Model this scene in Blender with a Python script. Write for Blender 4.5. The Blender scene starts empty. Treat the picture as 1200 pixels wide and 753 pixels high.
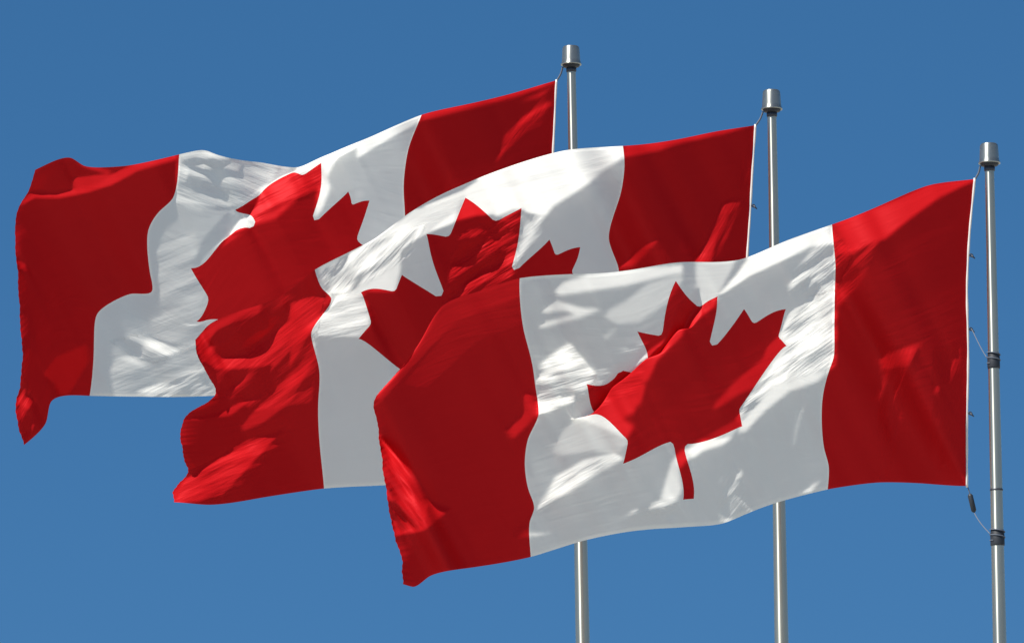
import bpy, bmesh, math, random, zlib, base64
import numpy as np
from mathutils import Vector, Matrix
from mathutils.geometry import delaunay_2d_cdt

# ------------------------------------------------------------------ camera, light, exposure
sc = bpy.context.scene
C = sc.collection
PITCH, ROLL = math.radians(11.0), math.radians(-0.93)
EYE = Vector((0.0, 0.0, 1.7))
FOCAL = 15900.0 / 1200.0                      # focal length in picture widths (a long lens)
cam_data = bpy.data.cameras.new('camera')
cam_data.sensor_width = 36.0
cam_data.lens = 36.0 * FOCAL
cam_data.clip_start, cam_data.clip_end = 0.5, 20000.0
cam = bpy.data.objects.new('camera', cam_data)
C.objects.link(cam)
FWD = Vector((0, math.cos(PITCH), math.sin(PITCH)))
UP0 = Vector((0, -math.sin(PITCH), math.cos(PITCH)))
RT0 = Vector((1, 0, 0))
cam.matrix_world = Matrix.Translation(EYE) @ Matrix((
    (RT0.x, UP0.x, -FWD.x, 0), (RT0.y, UP0.y, -FWD.y, 0), (RT0.z, UP0.z, -FWD.z, 0), (0, 0, 0, 1))) @ Matrix.Rotation(ROLL, 4, 'Z')
RT = (cam.matrix_world.to_3x3() @ Vector((1, 0, 0))).normalized()
UP = (cam.matrix_world.to_3x3() @ Vector((0, 1, 0))).normalized()
sc.camera = cam

SUN_DIR = (-0.43 * RT + 0.84 * UP - 0.24 * FWD).normalized()      # towards the sun: high, to the left
SUN_EL = math.asin(SUN_DIR.z)
SUN_AZ = math.atan2(SUN_DIR.x, SUN_DIR.y)
world = bpy.data.worlds.new('World')
sc.world = world
world.use_nodes = True
nt = world.node_tree
bg = nt.nodes['Background']
sky = nt.nodes.new('ShaderNodeTexSky')
sky.sky_type = 'NISHITA'
sky.sun_disc = False
sky.sun_elevation = SUN_EL
sky.sun_rotation = SUN_AZ
sky.altitude = 2500.0
sky.air_density = 0.8
sky.dust_density = 0.0
sky.ozone_density = 5.0
deep = nt.nodes.new('ShaderNodeHueSaturation')      # the deep blue of a dry, polarised sky
deep.inputs[0].default_value = 0.494
deep.inputs['Saturation'].default_value = 1.2
nt.links.new(sky.outputs[0], deep.inputs['Color'])
nt.links.new(deep.outputs[0], bg.inputs['Color'])
bg.inputs['Strength'].default_value = 0.05
sun = bpy.data.lights.new('sun', 'SUN')
sun.energy = 4.7
sun.angle = math.radians(0.5)
sun.color = (1.0, 0.955, 0.87)
sun_o = bpy.data.objects.new('sun', sun)
C.objects.link(sun_o)
sun_o.rotation_euler = SUN_DIR.to_track_quat('Z', 'Y').to_euler()
sun_o.location = (0, 0, 60)
sc.view_settings.view_transform = 'Standard'
sc.view_settings.look = 'None'
sc.view_settings.exposure = 0.75
sc.view_settings.gamma = 1.0
sc.view_settings.use_curve_mapping = False
sc.cycles.max_bounces = 10
sc.cycles.transmission_bounces = 8

KNOTS, BEND, WAVE = (344, 173), .075, .10         # cloth net, stiffness, size of the travelling wave (m)

# ------------------------------------------------------------------ materials
def material(name):
    m = bpy.data.materials.new(name)
    m.use_nodes = True
    n = m.node_tree.nodes
    n.clear()
    return m, n, m.node_tree.links

def cloth_material(name, front, through, trans, sheen, rough, tint):
    """woven nylon bunting: scatters light, lets part of it through, soft satin shine, a fine weave and crumple"""
    m, n, l = material(name)
    out = n.new('ShaderNodeOutputMaterial')
    uv = n.new('ShaderNodeUVMap')
    dif = n.new('ShaderNodeBsdfDiffuse'); dif.inputs['Color'].default_value = (*front, 1)
    tr = n.new('ShaderNodeBsdfTranslucent'); tr.inputs['Color'].default_value = (*through, 1)
    gl = n.new('ShaderNodeBsdfGlossy'); gl.inputs['Roughness'].default_value = rough
    gl.inputs['Color'].default_value = (*tint, 1)
    # slight fading in the dye
    no = n.new('ShaderNodeTexNoise'); no.inputs['Scale'].default_value = 3.0; no.inputs['Detail'].default_value = 4
    l.new(uv.outputs[0], no.inputs['Vector'])
    mr = n.new('ShaderNodeMapRange'); mr.inputs['To Min'].default_value = 0.93; mr.inputs['To Max'].default_value = 1.06
    l.new(no.outputs[0], mr.inputs[0])
    for b, col in ((dif, front), (tr, through)):
        mul = n.new('ShaderNodeVectorMath'); mul.operation = 'SCALE'
        mul.inputs[0].default_value = col
        l.new(mr.outputs[0], mul.inputs['Scale'])
        l.new(mul.outputs[0], b.inputs['Color'])
    # crumple: long fine creases running across the weave
    mp = n.new('ShaderNodeMapping'); mp.inputs['Rotation'].default_value = (0, 0, math.radians(35)); mp.inputs['Scale'].default_value = (3, 22, 1)
    l.new(uv.outputs[0], mp.inputs['Vector'])
    n2 = n.new('ShaderNodeTexNoise'); n2.inputs['Scale'].default_value = 2.0; n2.inputs['Detail'].default_value = 2.5; n2.inputs['Distortion'].default_value = .6
    l.new(mp.outputs[0], n2.inputs['Vector'])
    bp = n.new('ShaderNodeBump'); bp.inputs['Strength'].default_value = .12; bp.inputs['Distance'].default_value = .012
    l.new(n2.outputs[0], bp.inputs['Height'])
    # fine pleats fanning out from the folds
    at1 = n.new('ShaderNodeAttribute'); at1.attribute_name = 'pleat'
    at2 = n.new('ShaderNodeAttribute'); at2.attribute_name = 'pleat_place'
    n3 = n.new('ShaderNodeTexNoise'); n3.inputs['Scale'].default_value = 1.0; n3.inputs['Detail'].default_value = 1.5; n3.inputs['Distortion'].default_value = .3
    l.new(at2.outputs['Vector'], n3.inputs['Vector'])
    ht = n.new('ShaderNodeMath'); ht.operation = 'MULTIPLY'
    l.new(at1.outputs['Fac'], ht.inputs[0]); l.new(n3.outputs[0], ht.inputs[1])
    bp2 = n.new('ShaderNodeBump'); bp2.inputs['Strength'].default_value = 1.0; bp2.inputs['Distance'].default_value = .0065
    l.new(ht.outputs[0], bp2.inputs['Height']); l.new(bp.outputs[0], bp2.inputs['Normal'])
    for b in (dif, tr, gl):
        l.new(bp2.outputs[0], b.inputs['Normal'])
    # hems and seams: doubled cloth lets less light through
    sep = n.new('ShaderNodeSeparateXYZ'); l.new(uv.outputs[0], sep.inputs[0])
    def calc(op, a, b):
        q = n.new('ShaderNodeMath'); q.operation = op
        for k, item in enumerate((a, b)):
            if isinstance(item, (int, float)): q.inputs[k].default_value = item
            else: l.new(item, q.inputs[k])
        return q.outputs[0]
    U, V = sep.outputs[0], sep.outputs[1]
    hem = calc('MAXIMUM', calc('GREATER_THAN', calc('ABSOLUTE', calc('SUBTRACT', V, .5), 0), .489), calc('GREATER_THAN', U, 1.978))
    hem = calc('MAXIMUM', hem, calc('LESS_THAN', calc('ABSOLUTE', calc('SUBTRACT', calc('ABSOLUTE', calc('SUBTRACT', U, 1.0), 0), .5), 0), .0055))
    m1 = n.new('ShaderNodeMixShader')
    l.new(calc('MULTIPLY', calc('SUBTRACT', 1.0, calc('MULTIPLY', hem, .45)), trans), m1.inputs[0])
    l.new(dif.outputs[0], m1.inputs[1]); l.new(tr.outputs[0], m1.inputs[2])
    m2 = n.new('ShaderNodeMixShader'); m2.inputs[0].default_value = sheen
    l.new(m1.outputs[0], m2.inputs[1]); l.new(gl.outputs[0], m2.inputs[2])
    l.new(m2.outputs[0], out.inputs[0])
    return m

def solid_material(name, col, metal=0.0, rough=0.5, noise=0.06, scale=8.0, bump=0.0, stretch=(1, 1, 1), turned=0.0):
    m, n, l = material(name)
    out = n.new('ShaderNodeOutputMaterial')
    p = n.new('ShaderNodeBsdfPrincipled')
    p.inputs['Metallic'].default_value = metal
    if turned:                               # brushed round the axis: highlights run up and down the tube
        p.inputs['Anisotropic'].default_value = turned
        p.inputs['Anisotropic Rotation'].default_value = .25
        tg = n.new('ShaderNodeTangent'); tg.direction_type = 'RADIAL'; tg.axis = 'Z'
        l.new(tg.outputs[0], p.inputs['Tangent'])
    tc = n.new('ShaderNodeTexCoord')
    mp = n.new('ShaderNodeMapping'); mp.inputs['Scale'].default_value = stretch
    l.new(tc.outputs['Object'], mp.inputs['Vector'])
    no = n.new('ShaderNodeTexNoise'); no.inputs['Scale'].default_value = scale; no.inputs['Detail'].default_value = 6
    l.new(mp.outputs[0], no.inputs['Vector'])
    mr = n.new('ShaderNodeMapRange'); mr.inputs['To Min'].default_value = 1 - noise; mr.inputs['To Max'].default_value = 1 + noise
    l.new(no.outputs[0], mr.inputs[0])
    mul = n.new('ShaderNodeVectorMath'); mul.operation = 'SCALE'; mul.inputs[0].default_value = col
    l.new(mr.outputs[0], mul.inputs['Scale']); l.new(mul.outputs[0], p.inputs['Base Color'])
    rr = n.new('ShaderNodeMapRange'); rr.inputs['To Min'].default_value = max(.02, rough - .08); rr.inputs['To Max'].default_value = min(1, rough + .08)
    l.new(no.outputs[0], rr.inputs[0]); l.new(rr.outputs[0], p.inputs['Roughness'])
    if bump:
        b = n.new('ShaderNodeBump'); b.inputs['Strength'].default_value = bump; b.inputs['Distance'].default_value = .01
        l.new(no.outputs[0], b.inputs['Height']); l.new(b.outputs[0], p.inputs['Normal'])
    l.new(p.outputs[0], out.inputs[0])
    return m

M_RED = cloth_material('red_bunting', (0.50, 0.007, 0.010), (0.52, 0.0005, 0.001), 0.24, 0.034, 0.54, (1, .18, .21))
M_WHITE = cloth_material('white_bunting', (0.88, 0.875, 0.84), (0.88, 0.885, 0.86), 0.5, 0.02, 0.5, (1, 1, 1))
M_CANVAS = solid_material('white_canvas', (0.68, 0.66, 0.64), 0, .85, .08, 30)
M_POLE = solid_material('brushed_aluminium', (0.46, 0.47, 0.42), 0.92, .36, .13, 3, .03, (14, 14, .6), .85)
M_CAP = solid_material('cast_aluminium', (0.40, 0.41, 0.38), 0.9, .38, .10, 9, .04, (1, 1, 1), .7)
M_DARK = solid_material('black_rubber', (0.016, 0.020, 0.028), 0, .55, .15, 20)
M_CORD = solid_material('blue_grey_cord', (0.10, 0.12, 0.16), 0, .8, .15, 40)
M_STEEL = solid_material('dark_steel', (0.06, 0.065, 0.08), .6, .45, .1, 20)
M_GROUND = solid_material('pale_concrete', (0.30, 0.305, 0.28), 0, .9, .35, .35, .2)

# ------------------------------------------------------------------ helpers
def link_mesh(name, bm, mat, parent=None, smooth=True):
    me = bpy.data.meshes.new(name)
    bm.normal_update()
    bm.to_mesh(me); bm.free()
    me.materials.append(mat)
    if smooth:
        me.polygons.foreach_set('use_smooth', [True] * len(me.polygons))
    o = bpy.data.objects.new(name, me)
    C.objects.link(o)
    o.parent = parent
    return o

def thing(name, label, cat, group, loc):
    o = bpy.data.objects.new(name, None)
    C.objects.link(o)
    o.location = loc
    o.empty_display_size = .2
    o['label'], o['category'], o['group'] = label, cat, group
    return o

def lathe(bm, prof, seg=48, origin=(0, 0, 0)):
    """surface of revolution about z from (radius, z) pairs; a zero radius closes it"""
    rings = []
    ox, oy, oz = origin
    for r, z in prof:
        if r < 1e-6:
            rings.append([bm.verts.new((ox, oy, oz + z))])
        else:
            rings.append([bm.verts.new((ox + r * math.cos(2 * math.pi * k / seg), oy + r * math.sin(2 * math.pi * k / seg), oz + z)) for k in range(seg)])
    for a, b in zip(rings, rings[1:]):
        for k in range(seg):
            q = [a[k % len(a)], a[(k + 1) % len(a)], b[(k + 1) % len(b)], b[k % len(b)]]
            u = []
            for v in q:
                if v not in u: u.append(v)
            if len(u) > 2:
                try: bm.faces.new(u)
                except ValueError: pass
    bmesh.ops.recalc_face_normals(bm, faces=bm.faces)

def tube(bm, pts, r, seg=10):
    """round cord of radius r (a number or one per point) through pts"""
    pts = [Vector(p) for p in pts]
    rings = []
    side = None
    for i, p in enumerate(pts):
        t = (pts[min(i + 1, len(pts) - 1)] - pts[max(i - 1, 0)]).normalized()
        if side is None:
            side = t.orthogonal().normalized()
        side = (side - t * side.dot(t)).normalized()
        b = t.cross(side)
        rr = r[i] if isinstance(r, (list, tuple)) else r
        rings.append([bm.verts.new(p + (side * math.cos(2 * math.pi * k / seg) + b * math.sin(2 * math.pi * k / seg)) * rr) for k in range(seg)])
    for a, b in zip(rings, rings[1:]):
        for k in range(seg):
            bm.faces.new((a[k], a[(k + 1) % seg], b[(k + 1) % seg], b[k]))
    bm.faces.new(rings[0]); bm.faces.new(rings[-1])
    bmesh.ops.recalc_face_normals(bm, faces=bm.faces)

def spline(ctrl, n=8):
    ctrl = [Vector(c) for c in ctrl]
    P = [ctrl[0] * 2 - ctrl[1]] + ctrl + [ctrl[-1] * 2 - ctrl[-2]]
    out = []
    for i in range(1, len(P) - 2):
        for k in range(n):
            t = k / n
            a, b, c, d = P[i - 1], P[i], P[i + 1], P[i + 2]
            out.append(.5 * (2 * b + (c - a) * t + (2 * a - 5 * b + 4 * c - d) * t * t + (3 * b - a - 3 * c + d) * t ** 3))
    out.append(ctrl[-1])
    return out

# ------------------------------------------------------------------ ground
bm = bmesh.new()
lathe(bm, [(0, 0), (30, 0), (120, 0), (600, 0), (6000, 0)], 64)
g = link_mesh('ground', bm, M_GROUND, None, False)
if g.data.polygons[0].normal.z < 0:
    g.data.flip_normals()
g['kind'] = 'structure'
g['label'] = 'wide pale concrete plaza far below the flags'

# ------------------------------------------------------------------ the cloth of the three flags
# Every flag is one developable-looking net of knots.  Its seams, leaf corners and hems were surveyed off the
# photograph (survey units: 1 unit = about 5 mm of cloth, x to the right, y down); the belly of the cloth is then
# solved so that each surveyed facet leans towards or away from the sun by the surveyed amount.
SURVEY_UNITS = 15900.0                       # survey units per radian of view
BOXES = dict(A=(820, 240, 4.183), B=(820, 420, 3.767), C=(430, 150, 5.02), D=(340, 230, 3.423), E=(560, 160, 4.185), F=(190, 160, 4.183),
             G=(0, 170, 3.963), H=(0, 340, 3.963), I=(660, 90, 2.897), J=(940, 180, 2.69), K=(940, 400, 2.133), L=(600, 300, 3.765), M=(740, 300, 3.765),
             N=(600, 450, 3.585), O=(740, 450, 3.9625), P=(420, 310, 1.931), Q=(180, 300, 2.353), R=(440, 40, 2.896), S=(200, 80, 2.353), T=(400, 150, 2.51), X=(0, 0, 1.0))
LEAF_MARKS = dict(t=(0, .0833), a=(.078, .185), a_=(.039, .2225), b=(.0625, .4135), c=(.1125, .322), c_=(.127, .379), d=(.1875, .357), e=(.169, .485),
                  f=(.194, .5135), g=(.094, .679), h=(.106, .754), i=(.0105, .735), s=(.0094, .923))

def along(p0, p1, pts, a=0, b=None):
    """marks along a seam or hem, spaced by arc length"""
    P = np.array(pts, float)
    d = np.r_[0, np.cumsum(np.hypot(*np.diff(P, axis=0).T))]
    d /= d[-1]
    return [(p0[0] + (p1[0] - p0[0]) * t, p0[1] + (p1[1] - p0[1]) * t, x, y) for t, (x, y) in zip(d, P)][a:b]

def front_marks():
    m=[]
    m+=along((0,0),(0,1),[(1141,210),(1135,273),(1132,340),(1133.5,418),(1132,500),(1132,569)])
    m+=along((0,0),(.25,0),[(1141,210),(1089,217),(1033,240),(975,263)], 1)
    m+=along((.25,0),(.25,1),[(975,263),(979,310),(978,366),(977,418),(964,466),(966,526),(971,545),(970,573)], 1)
    m+=along((.25,0),(.75,0),[(975,263),(919,283),(867,304),(833,307),(733,317),(672,321),(609,326)], 1)
    m+=along((.75,0),(.75,1),[(609,326),(614,388),(627,450),(631,486),(619.5,512),(615,543),(619.5,574),(626,595),(621,610),(622,652)], 1)
    m+=along((.75,0),(1,0),[(609,326),(565,340),(519,358),(487,408)], 1)
    m+=along((1,0),(1,1),[(487,408),(456,447),(438,471),(441,491),(448.5,543),(453.7,585),(461,621),(469,647),(472,684)], 1)
    m+=along((0,1),(.25,1),[(1132,569),(1080,566),(1029,565),(970,573)], 1, -1)
    m+=along((.25,1),(.75,1),[(970,573),(937,581),(881,599),(846,613),(790,618),(740,622),(684,633),(622,652)], 1, -1)
    m+=along((.75,1),(1,1),[(622,652),(549,665),(503,675),(485,687),(472,684)], 1, -1)
    # the diagonal fold across the leaf: its ridge, and the valley hidden behind it
    m+=[(.5,.345,795,387),(.5,.285,796,396),(.5,.22,793,372),(.5625,.45,757,421),(.5625,.395,758,434),(.63,.485,717,455.5),(.63,.432,721,467),(.668,.45,702,483),(.6875,.415,684,476),(.6875,.463,683,492),(.578,.30,752,417)]
    leaf=dict(tH=(792,329),a_H=(820,358),aH=(841,347),bH=(836,403),cH=(872,362),c_H=(884,378),dH=(921,362),eH=(913,394),fH=(922,405),gH=(867,479),hH=(870,499),iH=(802.6,525),sH=(813,584),
      a_F=(774.5,391),aF=(747,388),cF=(730,434),c_F=(721,441),dF=(687.5,449.5),fF=(679,489),gF=(735,516),hF=(730,543),iF=(789.5,522),sF=(800.6,585))
    return m, leaf

def middle_marks():
    m=[]
    m+=along((0,0),(0,1),[(884,147),(881,194),(877.5,256),(874.7,299),(872,400),(870,505)])
    m+=along((0,0),(.25,0),[(884,147),(839.5,154),(798,162.5),(730,171)], 1)
    m+=along((.25,0),(.25,1),[(730,171),(731.8,190),(727,228),(713.5,280),(724,311),(722,400),(716,528)], 1)
    m+=along((.25,0),(.75,0),[(730,171),(664,176),(606,192),(543.6,216),(478,250.6),(438,280),(369,316)], 1)
    m+=along((.75,0),(.75,1),[(369,316),(377.6,338),(388,349),(365,389),(371,419),(373,470),(375.5,529.5),(379.7,572)], 1)
    m+=along((.75,0),(1,0),[(369,316),(329,347),(282,364),(244,381),(229,398)], 1)
    m+=along((1,0),(1,1),[(229,398),(231,415),(244,440),(253,461.5),(232,477),(217,488),(212,508),(216,538),(219,555),(203,576),(205,588)], 1)
    m+=along((.25,1),(.75,1),[(716,528),(590,552),(452,568),(379.7,572)], 1, -1)
    m+=along((.75,1),(1,1),[(379.7,572),(307.5,582.6),(244,591),(205,588)], 1, -1)
    leaf=dict(tH=(545.4,231.7),a_H=(581,257.6),aH=(611,243.6),bH=(604,314),cH=(643.8,280.7),c_H=(651.8,298),dH=(680,289.4),eH=(671,319),
      a_F=(525.5,275.5),aF=(499.6,274),bF=(515.5,345),cF=(471,322),c_F=(462,340.4),dF=(423,342.4),eF=(434,379),fF=(420,397))
    m+=[(.62,.625,466,427)]
    return m, leaf

def rear_marks():
    m=[]
    m+=along((0,0),(0,1),[(651,94.6),(649,136.7),(647,178),(643,300),(640,440)])
    m+=along((0,0),(.25,0),[(651,95),(602,109),(543.6,123),(494,134.7)], 1)
    m+=along((.25,0),(.25,1),[(494,134.7),(479.7,171),(473,220),(474.5,250.6),(480,340),(478,460)], 1)
    m+=[(.33,0,434,160.5),(.405,0,387,180),(.50,0,349,196),(.58,0,306,190.5),(.66,0,255,181.5),(.71,0,236,176)]
    m+=along((.75,0),(.75,1),[(210,181),(202,233),(186.5,248),(174,269),(176,321),(177.7,341.7),(155,344),(114,367.6),(110,409),(105,463.5)])
    m+=along((.75,0),(1,0),[(210,181),(150,194),(124,196),(98,194),(83,185),(41.5,199)], 1)
    m+=along((1,0),(1,1),[(41.5,199),(33.7,222.5),(21.8,243),(19.7,310.6),(23,362),(26,419.4),(23,450.5),(19.7,471),(20.7,497),(28.5,521)], 1)
    m+=along((.75,1),(1,1),[(105,463.5),(59.6,471),(54,494.5),(28.5,521)], 1, -1)
    m+=[(.64,1,166,464.5),(.52,1,251,463.5),(.42,1,340,462)]
    leaf=dict(aH=(376.4,191),bH=(370,256),cH=(408,224.5),c_H=(413,239),dH=(433,235),eH=(419,280),
      aF=(276,245.5),bF=(296,264),cF=(269,276),c_F=(256,288),dF=(223.8,314),eF=(243.7,351.5),fF=(230,376.3),gF=(291,387),hF=(300,406))
    m+=[(.5,.0833,341,203),(.54,.2,303,226)]
    return m, leaf


def with_leaf(marks, leaf):
    m = list(marks)
    for k, (x, y) in leaf.items():           # last letter: H = hoist side of the leaf, F = fly side
        d, v = LEAF_MARKS[k[:-1]]
        m.append((.5 - d if k[-1] == 'H' else .5 + d, v, x, y))
    seen, out = set(), []
    for q in m:
        key = (round(q[0], 4), round(q[1], 4))
        if key not in seen:
            seen.add(key)
            out.append(q)
    return np.array(out)

# facets: (box, lean towards the sun, outline in the box's own scale)
FRONT_FACETS = [
('X',.13,[(609,322),(565,336),(515,354),(480,408),(440,465),(447,470),(500,412),(535,376),(609,348)]),
('X',.06,[(609,348),(535,376),(470,450),(500,455),(560,400),(612,380)]),
('J',.12,[(100,300),(180,300),(250,280),(130,460),(105,500)]),
('J',.6,[(540,80),(400,100),(250,165),(95,222),(102,320),(180,300),(260,270),(340,205),(430,140),(540,86)]),
('X',.45,[(979,335),(979,425),(958,447),(925,458),(895,482),(872,507),(862,490),(880,462),(905,430),(922,405),(915,388),(925,365),(950,350)]),
('K',.3,[(195,40),(270,10),(300,5),(265,60),(200,70)]),
('K',.08,[(240,90),(215,160),(215,230),(235,180),(245,120)]),
('K',.25,[(215,260),(203,340),(190,352),(212,290)]),
('K',.12,[(375,10),(385,60),(360,120),(362,60)]),
('K',.3,[(335,100),(330,130),(345,125)]),('K',.4,[(338,302),(370,290),(352,310)]),
('K',.02,[(390,140),(330,160),(340,260),(370,180)]),
('A',.3,[(-20,285),(180,270),(90,440),(60,465),(-20,490)]),
('A',.75,[(90,440),(180,345),(250,240),(480,160),(640,96),(655,190),(540,205),(400,275),(240,350),(120,430)]),
('A',.25,[(430,400),(500,330),(650,225),(655,245),(560,310),(460,400)]),
('A',.5,[(655,350),(660,753),(400,753),(440,690),(395,680),(390,640),(430,560),(520,470),(600,390)]),
('B',.45,[(350,0),(600,0),(575,40),(430,70),(340,150),(230,290),(170,330),(185,265),(165,240),(250,150)]),
('B',.1,[(430,230),(470,180),(450,260),(410,400),(400,370)]),
('B',0,[(470,260),(540,200),(555,440),(520,470),(450,430)]),
('B',.5,[(440,590),(530,540),(490,582)]),('B',.4,[(180,490),(140,530),(95,600),(100,630),(150,590),(190,510)]),
('B',.12,[(150,600),(235,640),(215,680),(160,620)]),('B',.5,[(95,715),(180,695),(120,724)]),
('M',.3,[(650,355),(690,395),(620,490),(540,580),(470,610),(360,680),(370,650),(450,560),(580,450),(600,395)]),
('M',.55,[(300,215),(380,178),(370,220),(240,320),(100,450),(0,540),(0,500),(100,410),(220,300)]),
('L',.5,[(753,310),(753,350),(640,460),(600,545),(560,570),(540,690),(400,753),(250,753),(300,700),(480,530),(600,420)]),
('N',.5,[(285,140),(420,0),(560,0),(540,80),(450,130),(515,180),(480,225),(400,200)]),
('N',.2,[(280,142),(400,190),(480,225),(490,250),(440,290),(340,280),(190,300),(175,260),(220,190)]),
('N',.6,[(430,290),(470,310),(360,370),(260,440),(100,530),(80,570),(72,560),(150,470),(180,390),(300,320)]),
('N',.35,[(80,618),(160,625),(80,637)]),('N',.15,[(0,610),(72,560),(75,640),(10,650)]),
('N',.5,[(560,525),(620,490),(690,490),(640,515)]),('N',.4,[(475,550),(520,526),(540,535)]),('N',.35,[(640,565),(700,530),(660,572)]),
('N',.4,[(625,480),(670,330),(690,305),(712,440),(690,490)]),
('O',.5,[(205,330),(250,298),(272,340),(225,390)]),('O',.65,[(255,305),(330,255),(470,245),(420,280),(330,310),(280,345)]),
('O',.22,[(350,240),(480,165),(510,180),(470,240)]),
('L',.45,[(190,150),(230,115),(330,85),(500,65),(753,38),(753,70),(640,95),(500,130),(330,155),(200,175)]),
('L',.2,[(753,70),(753,110),(690,200),(560,290),(470,300),(410,270),(430,235),(500,200),(600,120)]),
('L',.2,[(403,355),(470,310),(412,368)]),
('L',.4,[(130,240),(190,195),(320,230),(395,232),(300,270),(120,318),(125,298),(280,255),(230,240),(140,250)]),
('L',.4,[(150,460),(260,385),(370,520),(330,560),(320,640),(110,700),(100,590),(130,520)]),
('P',.25,[(330,370),(375,330),(372,290),(400,280),(408,335),(350,395)]),
('P',.42,[(38,370),(60,400),(110,450),(150,530),(210,550),(150,600),(82,612),(62,520),(48,430)]),
]
MIDDLE_FACETS = [
('E',.75,[(0,195),(180,125),(400,70),(705,42),(715,100),(620,160),(540,230),(450,290),(370,340),(330,390),(240,370),(215,350),(80,370),(60,360),(0,320)]),
('E',.35,[(180,640),(330,390),(320,375),(230,480),(190,600)]),
('E',.05,[(165,640),(215,355),(240,400),(200,560)]),
('I',.45,[(205,232),(300,212),(400,202),(520,182),(650,162),(540,195),(400,225),(330,248),(210,272)]),
('C',.75,[(-20,690),(130,585),(350,455),(570,365),(700,275),(1054,155),(1054,460),(910,460),(760,520),(730,480),(590,400),(560,400),(520,540),(500,560),(420,590),(350,620),(280,660),(140,753),(-20,753)]),
('C',.75,[(580,395),(725,470),(745,505),(640,515),(520,545)]),
('C',.02,[(600,640),(900,480),(890,680),(860,753),(620,753)]),
('C',.25,[(600,640),(760,580),(600,655)]),('C',.25,[(740,680),(900,540),(895,570),(760,690)]),('C',.25,[(800,540),(905,470),(905,500),(810,560)]),
('D',.5,[(200,325),(240,230),(330,180),(500,55),(700,0),(670,60),(540,150),(430,220),(330,280),(240,340),(280,375),(190,410),(150,385)]),
('D',.4,[(150,390),(280,375),(310,450),(325,520),(280,560),(110,560),(90,540),(140,470),(180,415)]),
('D',.35,[(0,430),(90,395),(165,400),(150,440),(80,550),(0,680)]),('D',.1,[(110,285),(200,245),(200,325),(150,380),(120,340)]),
('D',.42,[(240,340),(440,210),(440,300),(420,385),(280,380)]),
('T',.3,[(300,520),(370,450),(440,400),(520,340),(510,425),(400,470),(310,530)]),
('T',.2,[(380,420),(470,330),(520,300),(520,320),(440,380)]),
('Q',.32,[(150,190),(240,150),(300,128),(290,155),(230,180),(150,215)]),
('Q',.4,[(115,240),(140,205),(180,195),(150,240),(180,280),(260,270),(340,200),(420,150),(480,105),(440,190),(350,290),(300,340),(270,380),(330,300),(250,310),(170,310),(130,290)]),
('Q',-.1,[(160,250),(190,220),(270,200),(330,190),(260,255),(190,270)]),
('Q',.25,[(240,470),(300,400),(400,300),(440,240),(450,270),(380,400),(300,460),(250,480)]),
('Q',.32,[(90,450),(180,430),(290,380),(210,440),(130,450)]),
('Q',.42,[(95,610),(180,560),(290,500),(370,470),(300,540),(190,660),(55,685),(55,650)]),
('I',.4,[(185,650),(250,580),(330,545),(240,640)]),('I',.38,[(445,640),(500,520),(540,425),(605,405),(600,425),(560,470),(520,560),(500,640)]),
('I',.1,[(628,240),(600,340),(590,400),(630,330)]),
]
REAR_FACETS = [
('R',.45,[(155,265),(300,230),(470,190),(605,155),(610,165),(470,215),(300,257),(160,292)]),
('R',.38,[(410,435),(440,340),(500,280),(590,230),(600,240),(540,270),(480,320),(450,380)]),
('R',.3,[(490,230),(600,180),(560,215)]),('R',.1,[(510,330),(575,285),(560,310)]),
('R',.7,[(-60,360),(0,340),(157,268),(150,295),(0,382),(-60,420)]),
('S',.7,[(350,270),(440,230),(560,180),(690,124),(685,145),(560,195),(460,245),(430,300),(440,330),(415,390),(398,410),(405,330),(415,262),(340,290)]),
('F',.22,[(75,95),(150,65),(230,70),(350,115),(660,140),(560,200),(470,270),(460,310),(340,340),(180,360),(60,340),(60,180)]),
('F',-.12,[(180,120),(250,105),(390,140),(380,172),(200,150)]),('F',-.05,[(130,165),(200,210),(330,270),(300,278),(120,220)]),
('F',.55,[(480,270),(580,200),(775,132),(780,245),(680,290),(560,400),(450,435),(415,400),(470,320)]),
('F',.75,[(330,480),(390,400),(445,438),(350,475)]),('F',-.08,[(350,352),(462,330),(410,402)]),('F',.45,[(290,545),(330,485),(390,478)]),
('F',.0,[(320,370),(390,400),(180,620),(150,630),(200,500)]),
('G',.45,[(80,290),(110,240),(140,212),(260,222),(420,182),(560,115),(700,60),(830,36),(815,70),(640,120),(520,185),(400,222),(270,247),(160,247),(100,282)]),
('G',.35,[(340,150),(510,132),(480,170),(380,200),(335,195)]),('G',.3,[(350,85),(520,120),(500,135),(430,115)]),
('G',.35,[(75,535),(110,545),(132,592),(100,582)]),
('H',-.3,[(200,390),(260,310),(400,250),(410,330),(320,480),(270,490),(250,430)]),
('H',.38,[(76,520),(110,475),(168,520),(140,560),(110,540)]),('H',.12,[(120,570),(165,600),(140,680),(115,690)]),
('H',.3,[(540,310),(620,300),(670,250),(680,225),(865,272),(720,320),(620,315),(685,362)]),
('H',.22,[(790,420),(910,350),(930,390),(1000,470),(950,490),(850,470),(800,440)]),
('H',.35,[(630,465),(780,425),(870,470),(760,490),(690,490)]),
('H',.08,[(450,120),(620,20),(700,10),(870,50),(860,90),(740,80),(560,60),(500,110)]),
]

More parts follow.
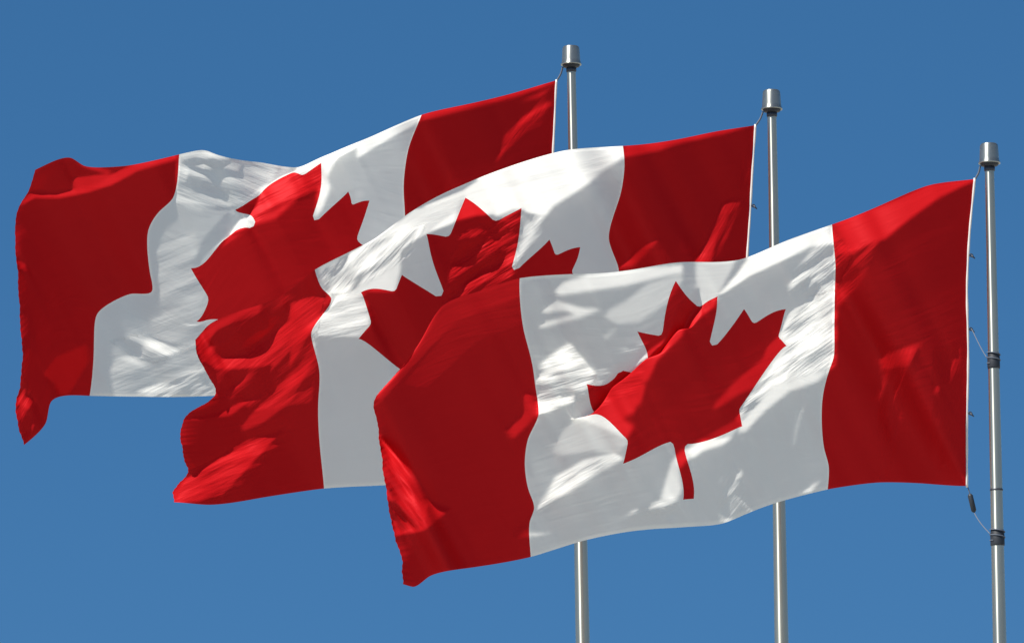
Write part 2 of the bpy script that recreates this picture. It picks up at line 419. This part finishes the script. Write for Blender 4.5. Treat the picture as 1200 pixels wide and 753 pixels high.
# fans of fine creases: (box, direction in degrees up to the right, spacing, strength, outline)
FRONT_FOLDS = [([(.46, .21), (.5, .285), (.5625, .395), (.63, .432), (.6875, .463), (.70, .463)], .08, -.35), ([(.46, .27), (.5, .345), (.5625, .45), (.63, .485), (.69, .513), (.70, .513)], .055, 1.1)]
FRONT_CREASES = [
    ('X', 35, 34, .024, [(420, 190), (1160, 190), (1160, 700), (420, 700)]),
    ('X', 48, 13, .008, [(420, 190), (1160, 190), (1160, 700), (420, 700)]),
    ('X', 36, 4.5, 0.62, [(979, 335), (979, 430), (940, 440), (905, 452), (870, 492), (863, 484), (890, 450), (925, 405), (916, 388), (945, 352)]),
    ('X', 40, 4.5, 0.5, [(975, 266), (1000, 300), (978, 345), (925, 345), (930, 320)]),
    ('X', 42, 6, 0.37, [(977, 295), (1037, 280), (1000, 340), (978, 360)]),
    ('X', 14, 4.5, 0.75, [(636, 425), (668, 402), (700, 440), (688, 468), (628, 487), (626, 456)]),
    ('X', 30, 6, 0.42, [(735, 530), (700, 552), (630, 600), (625, 605), (650, 560), (690, 540)]),
    ('X', 12, 5, 0.25, [(668, 435), (720, 425), (740, 400), (760, 400), (750, 460), (700, 480), (680, 490)]),
    ('X', -50, 4.5, 0.6, [(440, 505), (470, 540), (500, 590), (495, 620), (462, 625), (450, 560)]),
    ('X', 50, 6, 0.34, [(868, 560), (885, 600), (845, 612), (842, 570), (850, 545)]),
    ('X', 20, 6, 0.37, [(740, 600), (790, 580), (795, 600), (745, 615)]),
    ('X', 70, 8, 0.20, [(1030, 410), (1080, 405), (1060, 450), (1045, 560), (1030, 560)]),
    ('X', 70, 7, 0.20, [(1095, 410), (1125, 405), (1120, 550), (1095, 550)]),
]
MIDDLE_CREASES = [
    ('X', 35, 34, .024, [(190, 130), (900, 130), (900, 600), (190, 600)]),
    ('X', 28, 13, .008, [(190, 130), (900, 130), (900, 600), (190, 600)]),
    ('X', 33, 4.5, 0.6, [(540, 275), (612, 245), (605, 300), (602, 325), (545, 350), (520, 370), (530, 300)]),
    ('X', 48, 5, 0.6, [(375, 320), (438, 282), (500, 262), (480, 300), (440, 325), (400, 345), (385, 345)]),
    ('X', 12, 8, 0.31, [(380, 345), (430, 340), (434, 380), (415, 395), (368, 400)]),
    ('X', 40, 7, 0.37, [(600, 318), (645, 260), (620, 248), (608, 290)]),
    ('X', 14, 11, 0.17, [(440, 280), (550, 225), (720, 178), (715, 195), (620, 240), (545, 235), (500, 272)]),
    ('X', 38, 7, 0.24, [(235, 400), (329, 345), (385, 345), (372, 400), (365, 470), (300, 480), (255, 460), (240, 430)]),
    ('X', 24, 6, 0.3, [(215, 550), (260, 530), (330, 490), (345, 500), (310, 540), (260, 585), (206, 588)]),
    ('X', 60, 7, 0.31, [(810, 310), (830, 270), (850, 240), (870, 230), (850, 280), (835, 310)]),
]
REAR_CREASES = [
    ('X', 35, 34, .024, [(0, 80), (670, 80), (670, 540), (0, 540)]),
    ('X', 20, 13, .008, [(0, 80), (670, 80), (670, 540), (0, 540)]),
    ('X', -20, 8, 0.37, [(210, 190), (240, 180), (330, 195), (310, 225), (270, 245), (205, 240)]),
    ('X', 25, 7, 0.42, [(305, 225), (340, 205), (376, 195), (376, 225), (330, 240), (300, 262)]),
    ('X', -25, 7, 0.42, [(130, 400), (170, 390), (222, 408), (180, 425), (160, 420)]),
    ('X', 25, 6, 0.42, [(160, 460), (200, 445), (240, 430), (250, 460), (200, 466)]),
    ('X', 60, 6, 0.51, [(20, 465), (30, 450), (42, 470), (40, 500), (28, 510)]),
    ('X', 55, 7, 0.26, [(580, 180), (600, 150), (640, 110), (640, 130), (600, 170)]),
    ('X', 20, 7, 0.12, [(180, 280), (230, 270), (240, 370), (240, 460), (110, 460), (120, 370), (180, 340)]),
]

def thin_plate(a, U, V, lam=2e-5):
    s = np.c_[a[:, 0] * 2, a[:, 1]]
    n = len(s)
    def kern(r2): return np.where(r2 > 0, r2 * np.log(np.maximum(r2, 1e-20)), 0)
    M = np.zeros((n + 3, n + 3))
    M[:n, :n] = kern(((s[:, None] - s[None]) ** 2).sum(-1)) + lam * np.eye(n)
    M[:n, n:] = np.c_[np.ones(n), s]
    M[n:, :n] = M[:n, n:].T
    rhs = np.zeros((n + 3, 2)); rhs[:n] = a[:, 2:]
    w = np.linalg.solve(M, rhs)
    q = np.c_[U.ravel() * 2, V.ravel()]
    out = np.empty((len(q), 2))
    for i in range(0, len(q), 2000):
        p = q[i:i + 2000]
        out[i:i + 2000] = kern(((p[:, None] - s[None]) ** 2).sum(-1)) @ w[:n] + np.c_[np.ones(len(p)), p] @ w[n:]
    return out.reshape(U.shape + (2,))

def place(box, pts):
    x0, y0, s = BOXES[box]
    return np.array([(x0 + a / s, y0 + b / s) for a, b in pts])

def within(p, X, Y):
    ins = np.zeros(X.shape, bool)
    for (ax, ay), (bx, by) in zip(p, np.roll(p, -1, 0)):
        if ay != by:
            ins ^= ((ay > Y) != (by > Y)) & (X < ax + (Y - ay) * (bx - ax) / (by - ay))
    return ins

def soften(img, n):
    for _ in range(n):
        for ax in (0, 1):
            img = (np.roll(img, 1, ax) + 2 * img + np.roll(img, -1, ax)) / 4
    return img

def crease_noise(rng, a, b):
    """smooth value noise, a across and b along the creases"""
    T = rng.uniform(-1, 1, (256, 64))
    i, j = np.floor(a).astype(int), np.floor(b).astype(int)
    fa, fb = a - i, b - j
    fa, fb = fa * fa * (3 - 2 * fa), fb * fb * (3 - 2 * fb)
    i0, i1, j0, j1 = i % 256, (i + 1) % 256, j % 64, (j + 1) % 64
    return (T[i0, j0] * (1 - fa) + T[i1, j0] * fa) * (1 - fb) + (T[i0, j1] * (1 - fa) + T[i1, j1] * fa) * fb

def lean_map(facets, creases, seed):
    W, Hh = 1200, 753
    img = np.zeros((Hh, W))
    cover = np.zeros((Hh, W))
    yy, xx = np.mgrid[0:Hh, 0:W] + .5
    for box, lev, pts in facets:
        p = place(box, pts)
        k = within(p, xx, yy)
        img[k] = lev * 1.12
        cover[k] = 1
    img, cover = soften(img, 1), soften(cover, 1)
    rng = np.random.default_rng(seed)
    for box, deg, gap, amp, pts in creases:
        m = soften(within(place(box, pts), xx, yy).astype(float), 4)
        a = math.radians(deg)
        al, ac = xx * math.cos(a) - yy * math.sin(a), xx * math.sin(a) + yy * math.cos(a)
        ac = ac + 2.5 * crease_noise(rng, ac / 40 + 50, al / 45 + 50)
        nz = crease_noise(rng, ac / gap + 300, al / (gap * 7) + 100) + .5 * crease_noise(rng, ac / gap * 2 + 300, al / (gap * 4) + 100)
        img += amp * m * nz
    return img, cover

def sample(img, x, y):
    x = np.clip(x - .5, 0, img.shape[1] - 1.01); y = np.clip(y - .5, 0, img.shape[0] - 1.01)
    i, j = x.astype(int), y.astype(int)
    fx, fy = x - i, y - j
    return (img[j, i] * (1 - fx) + img[j, i + 1] * fx) * (1 - fy) + (img[j + 1, i] * (1 - fx) + img[j + 1, i + 1] * fx) * fy

LD = np.array([SUN_DIR.dot(RT), SUN_DIR.dot(UP), -SUN_DIR.dot(FWD)])      # the sun as the flags' own axes see it

def belly(p, tgt, bend, iters, start=None, prior=2e-3, hoist=.3):
    """least-squares depth of the net: facets lean as surveyed, cloth resists bending, hoist held at the pole"""
    NU, NV = p.shape[:2]
    x, y = p[..., 0], -p[..., 1]
    def du(z): d = z[1:] - z[:-1]; return (d[:, 1:] + d[:, :-1]) / 2
    def dv(z): d = z[:, 1:] - z[:, :-1]; return (d[1:] + d[:-1]) / 2
    def av(z): return (z[1:, 1:] + z[1:, :-1] + z[:-1, 1:] + z[:-1, :-1]) / 4
    def adj(g, h):
        z = np.zeros((NU, NV))
        z[1:, 1:] += (g + h) / 2; z[1:, :-1] += (g - h) / 2; z[:-1, 1:] += (h - g) / 2; z[:-1, :-1] -= (g + h) / 2
        return z
    xu, yu, xv, yv = du(x), du(y), dv(x), dv(y)
    J = xu * yv - xv * yu
    J0 = np.median(J)
    Jc = np.maximum(J, .5 * J0)
    cu, cv = (-yv * LD[0] + xv * LD[1]) / Jc, (yu * LD[0] - xu * LD[1]) / Jc
    W2 = np.clip(J / J0, .6, 1) ** 2
    rhs = W2 * (av(tgt) - J * LD[2] / Jc)
    k = (bend / math.sqrt(J0)) ** 2
    def AtA(z):
        r = W2 * (cu * du(z) + cv * dv(z))
        o = adj(cu * r, cv * r)
        a = (z[2:] - 2 * z[1:-1] + z[:-2]) * k
        o[2:] += a; o[1:-1] -= 2 * a; o[:-2] += a
        a = (z[:, 2:] - 2 * z[:, 1:-1] + z[:, :-2]) * k
        o[:, 2:] += a; o[:, 1:-1] -= 2 * a; o[:, :-2] += a
        a = (z[1:, 1:] - z[1:, :-1] - z[:-1, 1:] + z[:-1, :-1]) * 2 * k
        o[1:, 1:] += a; o[1:, :-1] -= a; o[:-1, 1:] -= a; o[:-1, :-1] += a
        o += prior ** 2 * z
        o[0] += hoist ** 2 * z[0]
        return o
    z = np.zeros((NU, NV)) if start is None else start.copy()
    r = adj(cu * rhs, cv * rhs) - AtA(z)
    d = r.copy()
    rs = (r * r).sum()
    stop = rs * 1e-9
    for _ in range(iters):
        Ad = AtA(d)
        al = rs / (d * Ad).sum()
        z += al * d
        r -= al * Ad
        rn = (r * r).sum()
        if rn < stop: break
        d = r + rn / rs * d
        rs = rn
    return z

def resample(g, u, v):
    """bicubic (Catmull-Rom) reading of a knot net at u, v in 0..1"""
    n, m = g.shape
    g = np.pad(g, 1, mode='reflect', reflect_type='odd')
    x = np.clip(u, 0, 1) * (n - 1); y = np.clip(v, 0, 1) * (m - 1)
    i = np.minimum(x.astype(int), n - 2); j = np.minimum(y.astype(int), m - 2)
    def w(t):
        return (-.5 * t + t * t - .5 * t ** 3, 1 - 2.5 * t * t + 1.5 * t ** 3, .5 * t + 2 * t * t - 1.5 * t ** 3, -.5 * t * t + .5 * t ** 3)
    wx, wy = w(x - i), w(y - j)
    r = 0
    for a in range(4):
        for b in range(4):
            r = r + wx[a] * wy[b] * g[i + a, j + b]
    return r

class Cloth:
    def __init__(self, marks, facets, creases, folds, pole_x, top_y, top, depth, phase, base, seed):
        unit = depth / SURVEY_UNITS
        a = with_leaf(*marks)
        img, cover = lean_map(facets, creases, seed)
        z = None
        for n, m, bend, it in ((86, 44, .5, 1500), (KNOTS[0], KNOTS[1], BEND, 1200)):
            U, V = np.meshgrid(np.linspace(0, 1, n), np.linspace(0, 1, m), indexing='ij')
            p = thin_plate(a, U, V)
            rest = np.select([U < .25, U <= .75], [base[0], base[1]], base[2])    # hoist bar, white square, fly bar hang just out of the sun
            tgt = sample(img, p[..., 0], p[..., 1]) + rest * (1 - sample(cover, p[..., 0], p[..., 1]))
            for line, width, lean in folds:      # back of an overhanging fold: cloth that turns up behind the ridge
                vr = np.interp(U, [q[0] for q in line], [q[1] for q in line], -9, -9)
                tgt = np.where((V < vr) & (V > vr - width), lean, tgt)
            z = belly(p, tgt, bend, it, None if z is None else resample(z, U, V))
        self.X, self.Z, self.Y = (p[..., 0] - pole_x) * unit, (top_y - p[..., 1]) * unit, z * unit
        print('belly of the cloth from', self.Y.min(), 'to', self.Y.max())
        self.survey = (pole_x, top_y, unit)
        # fine pleats too narrow for the net: where they run, and in which direction
        yy, xx = np.mgrid[0:753, 0:1200] + .5
        self.pleats = [(soften(within(place(box, pts), xx, yy).astype(float), 5), math.radians(deg), amp) for box, deg, gap, amp, pts in creases if amp > .1]
        self.top, self.depth, self.phase = Vector(top), depth, phase
        self.off = np.array(top) - np.array(EYE)
        self.off = self.off - np.array(FWD) * self.off.dot(np.array(FWD))
    def pleat_field(self, s, t):
        """strength of the fine pleats and the coordinates across and along them"""
        u, v = np.asarray(s) / 2, np.asarray(t)
        pole_x, top_y, unit = self.survey
        px, py = resample(self.X, u, v) / unit + pole_x, top_y - resample(self.Z, u, v) / unit
        best = np.zeros(len(px)); co = np.zeros((len(px), 3))
        for k, (mask, a, amp) in enumerate(self.pleats):
            m = sample(mask, px, py) * min(1, amp * 1.7)
            w = m > best
            best[w] = m[w]
            co[w] = np.c_[px * math.sin(a) + py * math.cos(a), (px * math.cos(a) - py * math.sin(a)) / 9, np.full(len(px), k * 7.0)][w]
        return best, co / 3.1
    def at(self, s, t):
        """world points of the sheet; s, t in flag heights from the upper hoist corner"""
        u, v = np.asarray(s) / 2, np.asarray(t)
        x, z, y = resample(self.X, u, v), resample(self.Z, u, v), resample(self.Y, u, v)
        # the long travelling wave that runs from the hoist to the fly
        h = math.hypot(LD[0], LD[1])
        w = np.maximum(-(LD[1] * x - LD[0] * (z + .2)) / h, 0)
        y = y + WAVE * (1 - np.exp(-(w / .9) ** 2)) * np.sin(w * 3.3 + self.phase)
        # the free edge is a little worn and stretched
        e = np.clip((u - .955) / .045, 0, 1) ** 2
        q = v * 2 * math.pi
        x = x - e * (.004 * np.sin(q * 5.3 + self.phase * 3) * np.sin(q * 2.1) + .002 * np.sin(q * 13.3 + 1) * np.sin(q * 3.7 + 2) + .0012 * np.sin(q * 41 + 2)) * (.5 + v)
        y = y + e * .012 * np.sin(q * 3.2 + self.phase)
        k = 1 - y / self.depth
        P = np.array(self.top)[None] + np.outer(x * k, np.array(RT)) + np.outer(z * k, np.array(UP))
        return P - np.outer(y, np.array(FWD)) - np.outer(y / self.depth, self.off)

# the maple leaf: right half of its outline in flag heights, centre line at 0, top of the flag at 0
def leaf_outline():
    S = 1 / 4800.0
    half = [('p', 0, 400), ('p', 332, 1052), ('a', 423, 1079, 65), ('p', 750, 890), ('p', 546, 1942), ('a', 657, 1999, 65), ('p', 1080, 1545),
            ('p', 1185, 1792), ('a', 1258, 1830, 65), ('p', 1800, 1715), ('p', 1614, 2287), ('a', 1648, 2366, 65), ('p', 1860, 2465),
            ('p', 919, 3227), ('a', 899, 3300, 65), ('p', 1015, 3620), ('p', 150, 3470), ('p', 108, 3500), ('p', 92, 3560), ('p', 90, 4430)]
    bulge = {423: 1, 657: 1, 1258: 1, 1648: -1, 899: -1, 45: 1}
    pts = []
    for e in half:
        x, y = e[1], e[2]
        if e[0] == 'a':                     # a small rounded notch: arc of radius r between the last point and this one
            px, py = pts[-1]
            mx, my = (px + x) / 2, (py + y) / 2
            dx, dy = x - px, y - py
            L = math.hypot(dx, dy)
            h = e[3] - math.sqrt(max(e[3] ** 2 - L * L / 4, 0))
            nx, ny = -dy / L, dx / L
            ctr = (x - 0, y - 0)
            best = None
            # the notch is rounded towards the middle of the leaf
            for s in (1, -1):
                q = (mx + nx * h * s, my + ny * h * s)
                d = math.hypot(q[0], q[1] - 2500)
                if best is None or d < best[0]: best = (d, q)
            pts += [best[1], (x, y)]
        else:
            pts.append((x, y))
    full = pts + [(-x, y) for x, y in reversed(pts) if x > 1e-6]
    full = [(1 + x * S, y * S) for x, y in full]
    # split long edges so that the outline follows the folds of the cloth
    out = []
    for a, b in zip(full, full[1:] + full[:1]):
        n = max(1, int(math.hypot(b[0] - a[0], b[1] - a[1]) / .006))
        out += [(a[0] + (b[0] - a[0]) * k / n, a[1] + (b[1] - a[1]) * k / n) for k in range(n)]
    return out

LEAF = leaf_outline()
CELLS = 172                                 # grid cells down the flag (twice as many along it)

def sheet(a0, a1):
    """plain panel between a0 and a1 (in flag heights from the hoist)"""
    nx = int(round((a1 - a0) * CELLS))
    V = [(a0 + (a1 - a0) * i / nx, j / CELLS) for i in range(nx + 1) for j in range(CELLS + 1)]
    Fc = [(i * (CELLS + 1) + j, i * (CELLS + 1) + j + 1, (i + 1) * (CELLS + 1) + j + 1, (i + 1) * (CELLS + 1) + j) for i in range(nx) for j in range(CELLS)]
    return np.array(V), Fc

def inside(poly, x, y):
    r = np.zeros(x.shape, bool)
    for (ax, ay), (bx, by) in zip(poly, poly[1:] + poly[:1]):
        if ay == by: continue
        c = ((ay > y) != (by > y))
        r ^= c & (x < ax + (y - ay) * (bx - ax) / (by - ay))
    return r

def cut_centre():
    """the white square with the leaf outline let into its mesh"""
    V, _ = sheet(.5, 1.5)
    P = np.array(LEAF)
    keep = np.ones(len(V), bool)
    for i in range(0, len(V), 1000):
        d = np.hypot(V[i:i + 1000, None, 0] - P[None, :, 0], V[i:i + 1000, None, 1] - P[None, :, 1]).min(1)
        keep[i:i + 1000] = d > .0038
    pts = [Vector(p) for p in P] + [Vector(p) for p in V[keep]]
    n = len(P)
    vs, _, fs, _, _, _ = delaunay_2d_cdt(pts, [(k, (k + 1) % n) for k in range(n)], [], 0, 1e-6)
    vs = np.array([(v.x, v.y) for v in vs])
    fs = [tuple(f) for f in fs]
    cen = np.array([vs[list(f)].mean(0) for f in fs])
    ins = inside(LEAF, cen[:, 0], cen[:, 1])
    return vs, [f for f, k in zip(fs, ins) if not k], [f for f, k in zip(fs, ins) if k]

CENTRE, WHITE_F, LEAF_F = cut_centre()
BAR_NEAR, BAR_FAR = sheet(0, .5), sheet(1.5, 2)

def cloth_part(name, cl, origin, verts, faces, mat, parent):
    used = sorted({i for f in faces for i in f})
    idx = {a: b for b, a in enumerate(used)}
    V = verts[used]
    P = cl.at(V[:, 0], V[:, 1]) - np.array(origin)
    me = bpy.data.meshes.new(name)
    me.from_pydata([tuple(p) for p in P], [], [[idx[i] for i in f] for f in faces])
    uvl = me.uv_layers.new(name='UVMap')
    li = np.empty(len(me.loops), np.int32)
    me.loops.foreach_get('vertex_index', li)
    uvl.data.foreach_set('uv', np.c_[V[li, 0], 1 - V[li, 1]].ravel().astype(np.float32))
    me.polygons.foreach_set('use_smooth', [True] * len(me.polygons))
    strength, co = cl.pleat_field(V[:, 0], V[:, 1])
    me.attributes.new('pleat', 'FLOAT', 'POINT').data.foreach_set('value', strength.astype(np.float32))
    me.attributes.new('pleat_place', 'FLOAT_VECTOR', 'POINT').data.foreach_set('vector', co.astype(np.float32).ravel())
    me.materials.append(mat)
    me.update()
    o = bpy.data.objects.new(name, me)
    C.objects.link(o)
    o.parent = parent
    return o

def picture_point(px, py, depth):
    """a point of the flag row's plane at that depth, from its bearing"""
    return EYE + depth * (FWD + RT * ((px - 600) / 15900.0) + UP * ((376.5 - py) / 15900.0))

# ------------------------------------------------------------------ poles and flags
def flagpole(top, lean, label, front):
    H = top.z
    root = thing('flagpole', label, 'flagpole', 'aluminium flagpoles in a row', (top.x + lean * H, top.y, 0))
    def ax(z):                               # centre of the pole at a height, in the thing's own space
        return Vector((-lean * z, 0, z))
    def rad(z):
        return min(.026 + (H - z) * .0046, .095)
    # tapered shaft
    bm = bmesh.new()
    N = 40
    rings = []
    zs = [H - .10 - (H - .10) * (i / N) ** 1.6 for i in range(N + 1)]
    lathe(bm, [(rad(z), z) for z in zs], 40)
    for v in bm.verts:
        v.co.x -= lean * v.co.z
    link_mesh('shaft', bm, M_POLE, root)
    # joint between the upper and the middle section
    bm = bmesh.new()
    zj = H - 2.01
    rj = rad(zj)
    lathe(bm, [(rj + .0004, .006), (rj + .0022, .005), (rj + .0022, -.004), (rj + .0004, -.006)], 40)
    o = link_mesh('joint_ring', bm, M_STEEL, root); o.location = ax(zj)
    # cap: bell shaped truck cover, hollow below, with the dark pulley housing inside it
    bm = bmesh.new()
    lathe(bm, [(0, 0), (.030, 0), (.043, -.003), (.0495, -.009), (.052, -.018), (.0555, -.085), (.0575, -.103), (.0625, -.112), (.0625, -.119), (.058, -.119), (.050, -.095), (.045, -.03), (0, -.025)], 56)
    o = link_mesh('finial_cap', bm, M_CAP, root); o.location = ax(H)
    bm = bmesh.new()
    lathe(bm, [(0, -.05), (.047, -.05), (.052, -.124), (.047, -.131), (.030, -.133), (.030, -.150), (0, -.150)], 40)
    o = link_mesh('pulley_housing', bm, M_DARK, root); o.location = ax(H)
    # short neck ring under the cap
    bm = bmesh.new()
    r0 = rad(H - .2)
    lathe(bm, [(r0 + .0005, -.135), (r0 + .004, -.137), (r0 + .004, -.160), (r0 + .0005, -.163)], 40)
    o = link_mesh('neck_ring', bm, M_STEEL, root); o.location = ax(H)
    # base flange and cover
    bm = bmesh.new()
    rb = rad(0)
    lathe(bm, [(rb + .002, .30), (rb + .02, .28), (rb + .06, .12), (rb + .12, .04), (rb + .13, .004), (0, .004)], 48)
    link_mesh('base_cover', bm, M_CAP, root)
    return root, ax, rad, H

def retainer(root, ax, rad, z, ropes):
    """black rubber sleeve with cord lashed round it"""
    r = rad(z)
    bm = bmesh.new()
    lathe(bm, [(r + .0006, .035), (r + .002, .032), (r + .0022, .015), (r + .004, .010), (r + .0045, -.048), (r + .003, -.055), (r + .0006, -.057)], 40)
    o = link_mesh('rubber_sleeve', bm, M_DARK, root); o.location = ax(z)
    bm = bmesh.new()
    pts = [(math.cos(a) * (r + .006), math.sin(a) * (r + .006), .055 - a * .005) for a in np.linspace(math.pi, math.pi * 5.3, 60)]
    tube(bm, pts, .003, 8)
    l2 = link_mesh('lashing', bm, M_CORD, o)
    return o

def hook(origin, pos, d, parent):
    """small dark snap hook standing off the hoist"""
    p = Vector(pos) - Vector(origin)
    d = Vector(d).normalized()
    s = FWD
    up = d.cross(s)
    bm = bmesh.new()
    ring = [p + d * (.012 + .010 * math.cos(a)) + up * (.006 * math.sin(a)) for a in np.linspace(math.pi, math.pi * 2.85, 22)]
    tube(bm, ring, .0042, 8)
    tube(bm, [p + d * .014, p + d * .040 - up * .006], [.0065, .003], 8)
    return link_mesh('snap_hook', bm, M_STEEL, parent)

ROWS = [
    # pole x, slope, top y, depth, cloth, wave phase, pole label, flag label, hook heights
    (669.0, .0189, 54.0, 82.5, (rear_marks(), REAR_FACETS, REAR_CREASES, [], (-.01, .11, -.04), 3), 0.4,
     'rearmost aluminium flagpole at the left, its cap the highest of the three',
     'rearmost maple leaf flag, far left, with its lower fly corner drooping to a twisted point', ()),
    (904.0, .0147, 105.5, 80.0, (middle_marks(), MIDDLE_FACETS, MIDDLE_CREASES, [], (-.02, -.006, -.006), 5), 0.0,
     'middle aluminium flagpole, its cap just above the upper corner of the second flag',
     'middle maple leaf flag, partly hidden by the front flag, its fly bar deeply crumpled', (.26,)),
    (1158.9, .0147, 168.0, 77.5, (front_marks(), FRONT_FACETS, FRONT_CREASES, FRONT_FOLDS, (-.006, .0, -.035), 8), 0.8,
     'right-hand aluminium flagpole with two black rubber sleeves and cords beside the front flag',
     'front maple leaf flag, lowest and fully visible, leaf creased by a diagonal fold', (.245, .485, .76)),
]
for (px, slope, ty, depth, data, phase, plabel, flabel, hooks) in ROWS:
    mm = depth / 15900.0
    top = picture_point(px, ty, depth)
    lean = slope + math.tan(ROLL)
    pole, ax, rad, H = flagpole(top, lean, plabel, depth < 78)
    base = Vector(pole.location)
    cl = Cloth(*data[:4], px, ty, top, depth, phase, *data[4:])
    edge = lambda t, s=0.0: Vector(cl.at(np.array([s]), np.array([t]))[0])
    hoist_top, hoist_bot = edge(0), edge(1)
    flag = thing('flag', flabel, 'flag', 'red and white maple leaf flags in the wind', hoist_bot)
    org = Vector(hoist_bot)
    cloth_part('red_panel', cl, org, *BAR_NEAR, M_RED, flag)
    cloth_part('red_panel', cl, org, *BAR_FAR, M_RED, flag)
    cloth_part('white_panel', cl, org, CENTRE, WHITE_F, M_WHITE, flag)
    cloth_part('maple_leaf', cl, org, CENTRE, LEAF_F, M_RED, flag)
    # white canvas heading with the rope sewn inside it: a flattened tube along the hoist
    bm = bmesh.new()
    ts = np.linspace(-.004, 1.004, 90)
    rr = [.0064 + .0014 * math.sin(i * .55) * math.sin(i * .21) for i in range(90)]
    pts = []
    for i, t in enumerate(ts):
        p = edge(min(max(t, 0), 1)) + UP * (-(t - min(max(t, 0), 1)) * 1.7)
        pts.append(p + RT * .006 - org)
    tube(bm, pts, rr, 10)
    link_mesh('heading', bm, M_CANVAS, flag)
    for t in hooks:
        hook(org, edge(t) + RT * .012, RT * 1.0 - UP * .55, flag)
    # halyard: from the pulley to the heading, and from its foot to the lower sleeve
    pulley = top + RT * (-.050) + UP * (-.128) - FWD * .01
    bm = bmesh.new()
    tube(bm, [p - base for p in spline([pulley, (pulley + hoist_top) / 2 + RT * .010, hoist_top + RT * .008])], .0055, 8)
    link_mesh('halyard', bm, M_CORD, pole)
    z1 = H - 257 * mm; z2 = H - 467 * mm
    s1 = retainer(pole, ax, rad, z1, None)
    s2 = retainer(pole, ax, rad, z2, None)
    a = edge(.485) + RT * .03 - UP * .01
    b = base + ax(z1) + Vector((-rad(z1) - .008, 0, .01))
    bm = bmesh.new()
    tube(bm, [p - base for p in spline([a, a * .6 + b * .4 - UP * .006, a * .25 + b * .75 - UP * .006, b])], .0028, 8)
    link_mesh('tether', bm, M_CORD, pole)
    # weight hanging under the foot of the hoist, and its tether
    w0 = hoist_bot + RT * .022 - UP * .045
    w1 = w0 + RT * .025 - UP * .105
    bm = bmesh.new()
    tube(bm, [w0 - base, w0 * .9 + w1 * .1 - base, w0 * .1 + w1 * .9 - base, w1 - base], [.008, .015, .015, .008], 14)
    link_mesh('counterweight', bm, M_DARK, pole)
    b = base + ax(z2) + Vector((-rad(z2) - .006, 0, .015))
    bm = bmesh.new()
    tube(bm, [p - base for p in spline([hoist_bot + RT * .008, w0, w1, (w1 + b) / 2 - UP * .006 - RT * .004, b])], .0030, 8)
    link_mesh('tether', bm, M_CORD, pole)
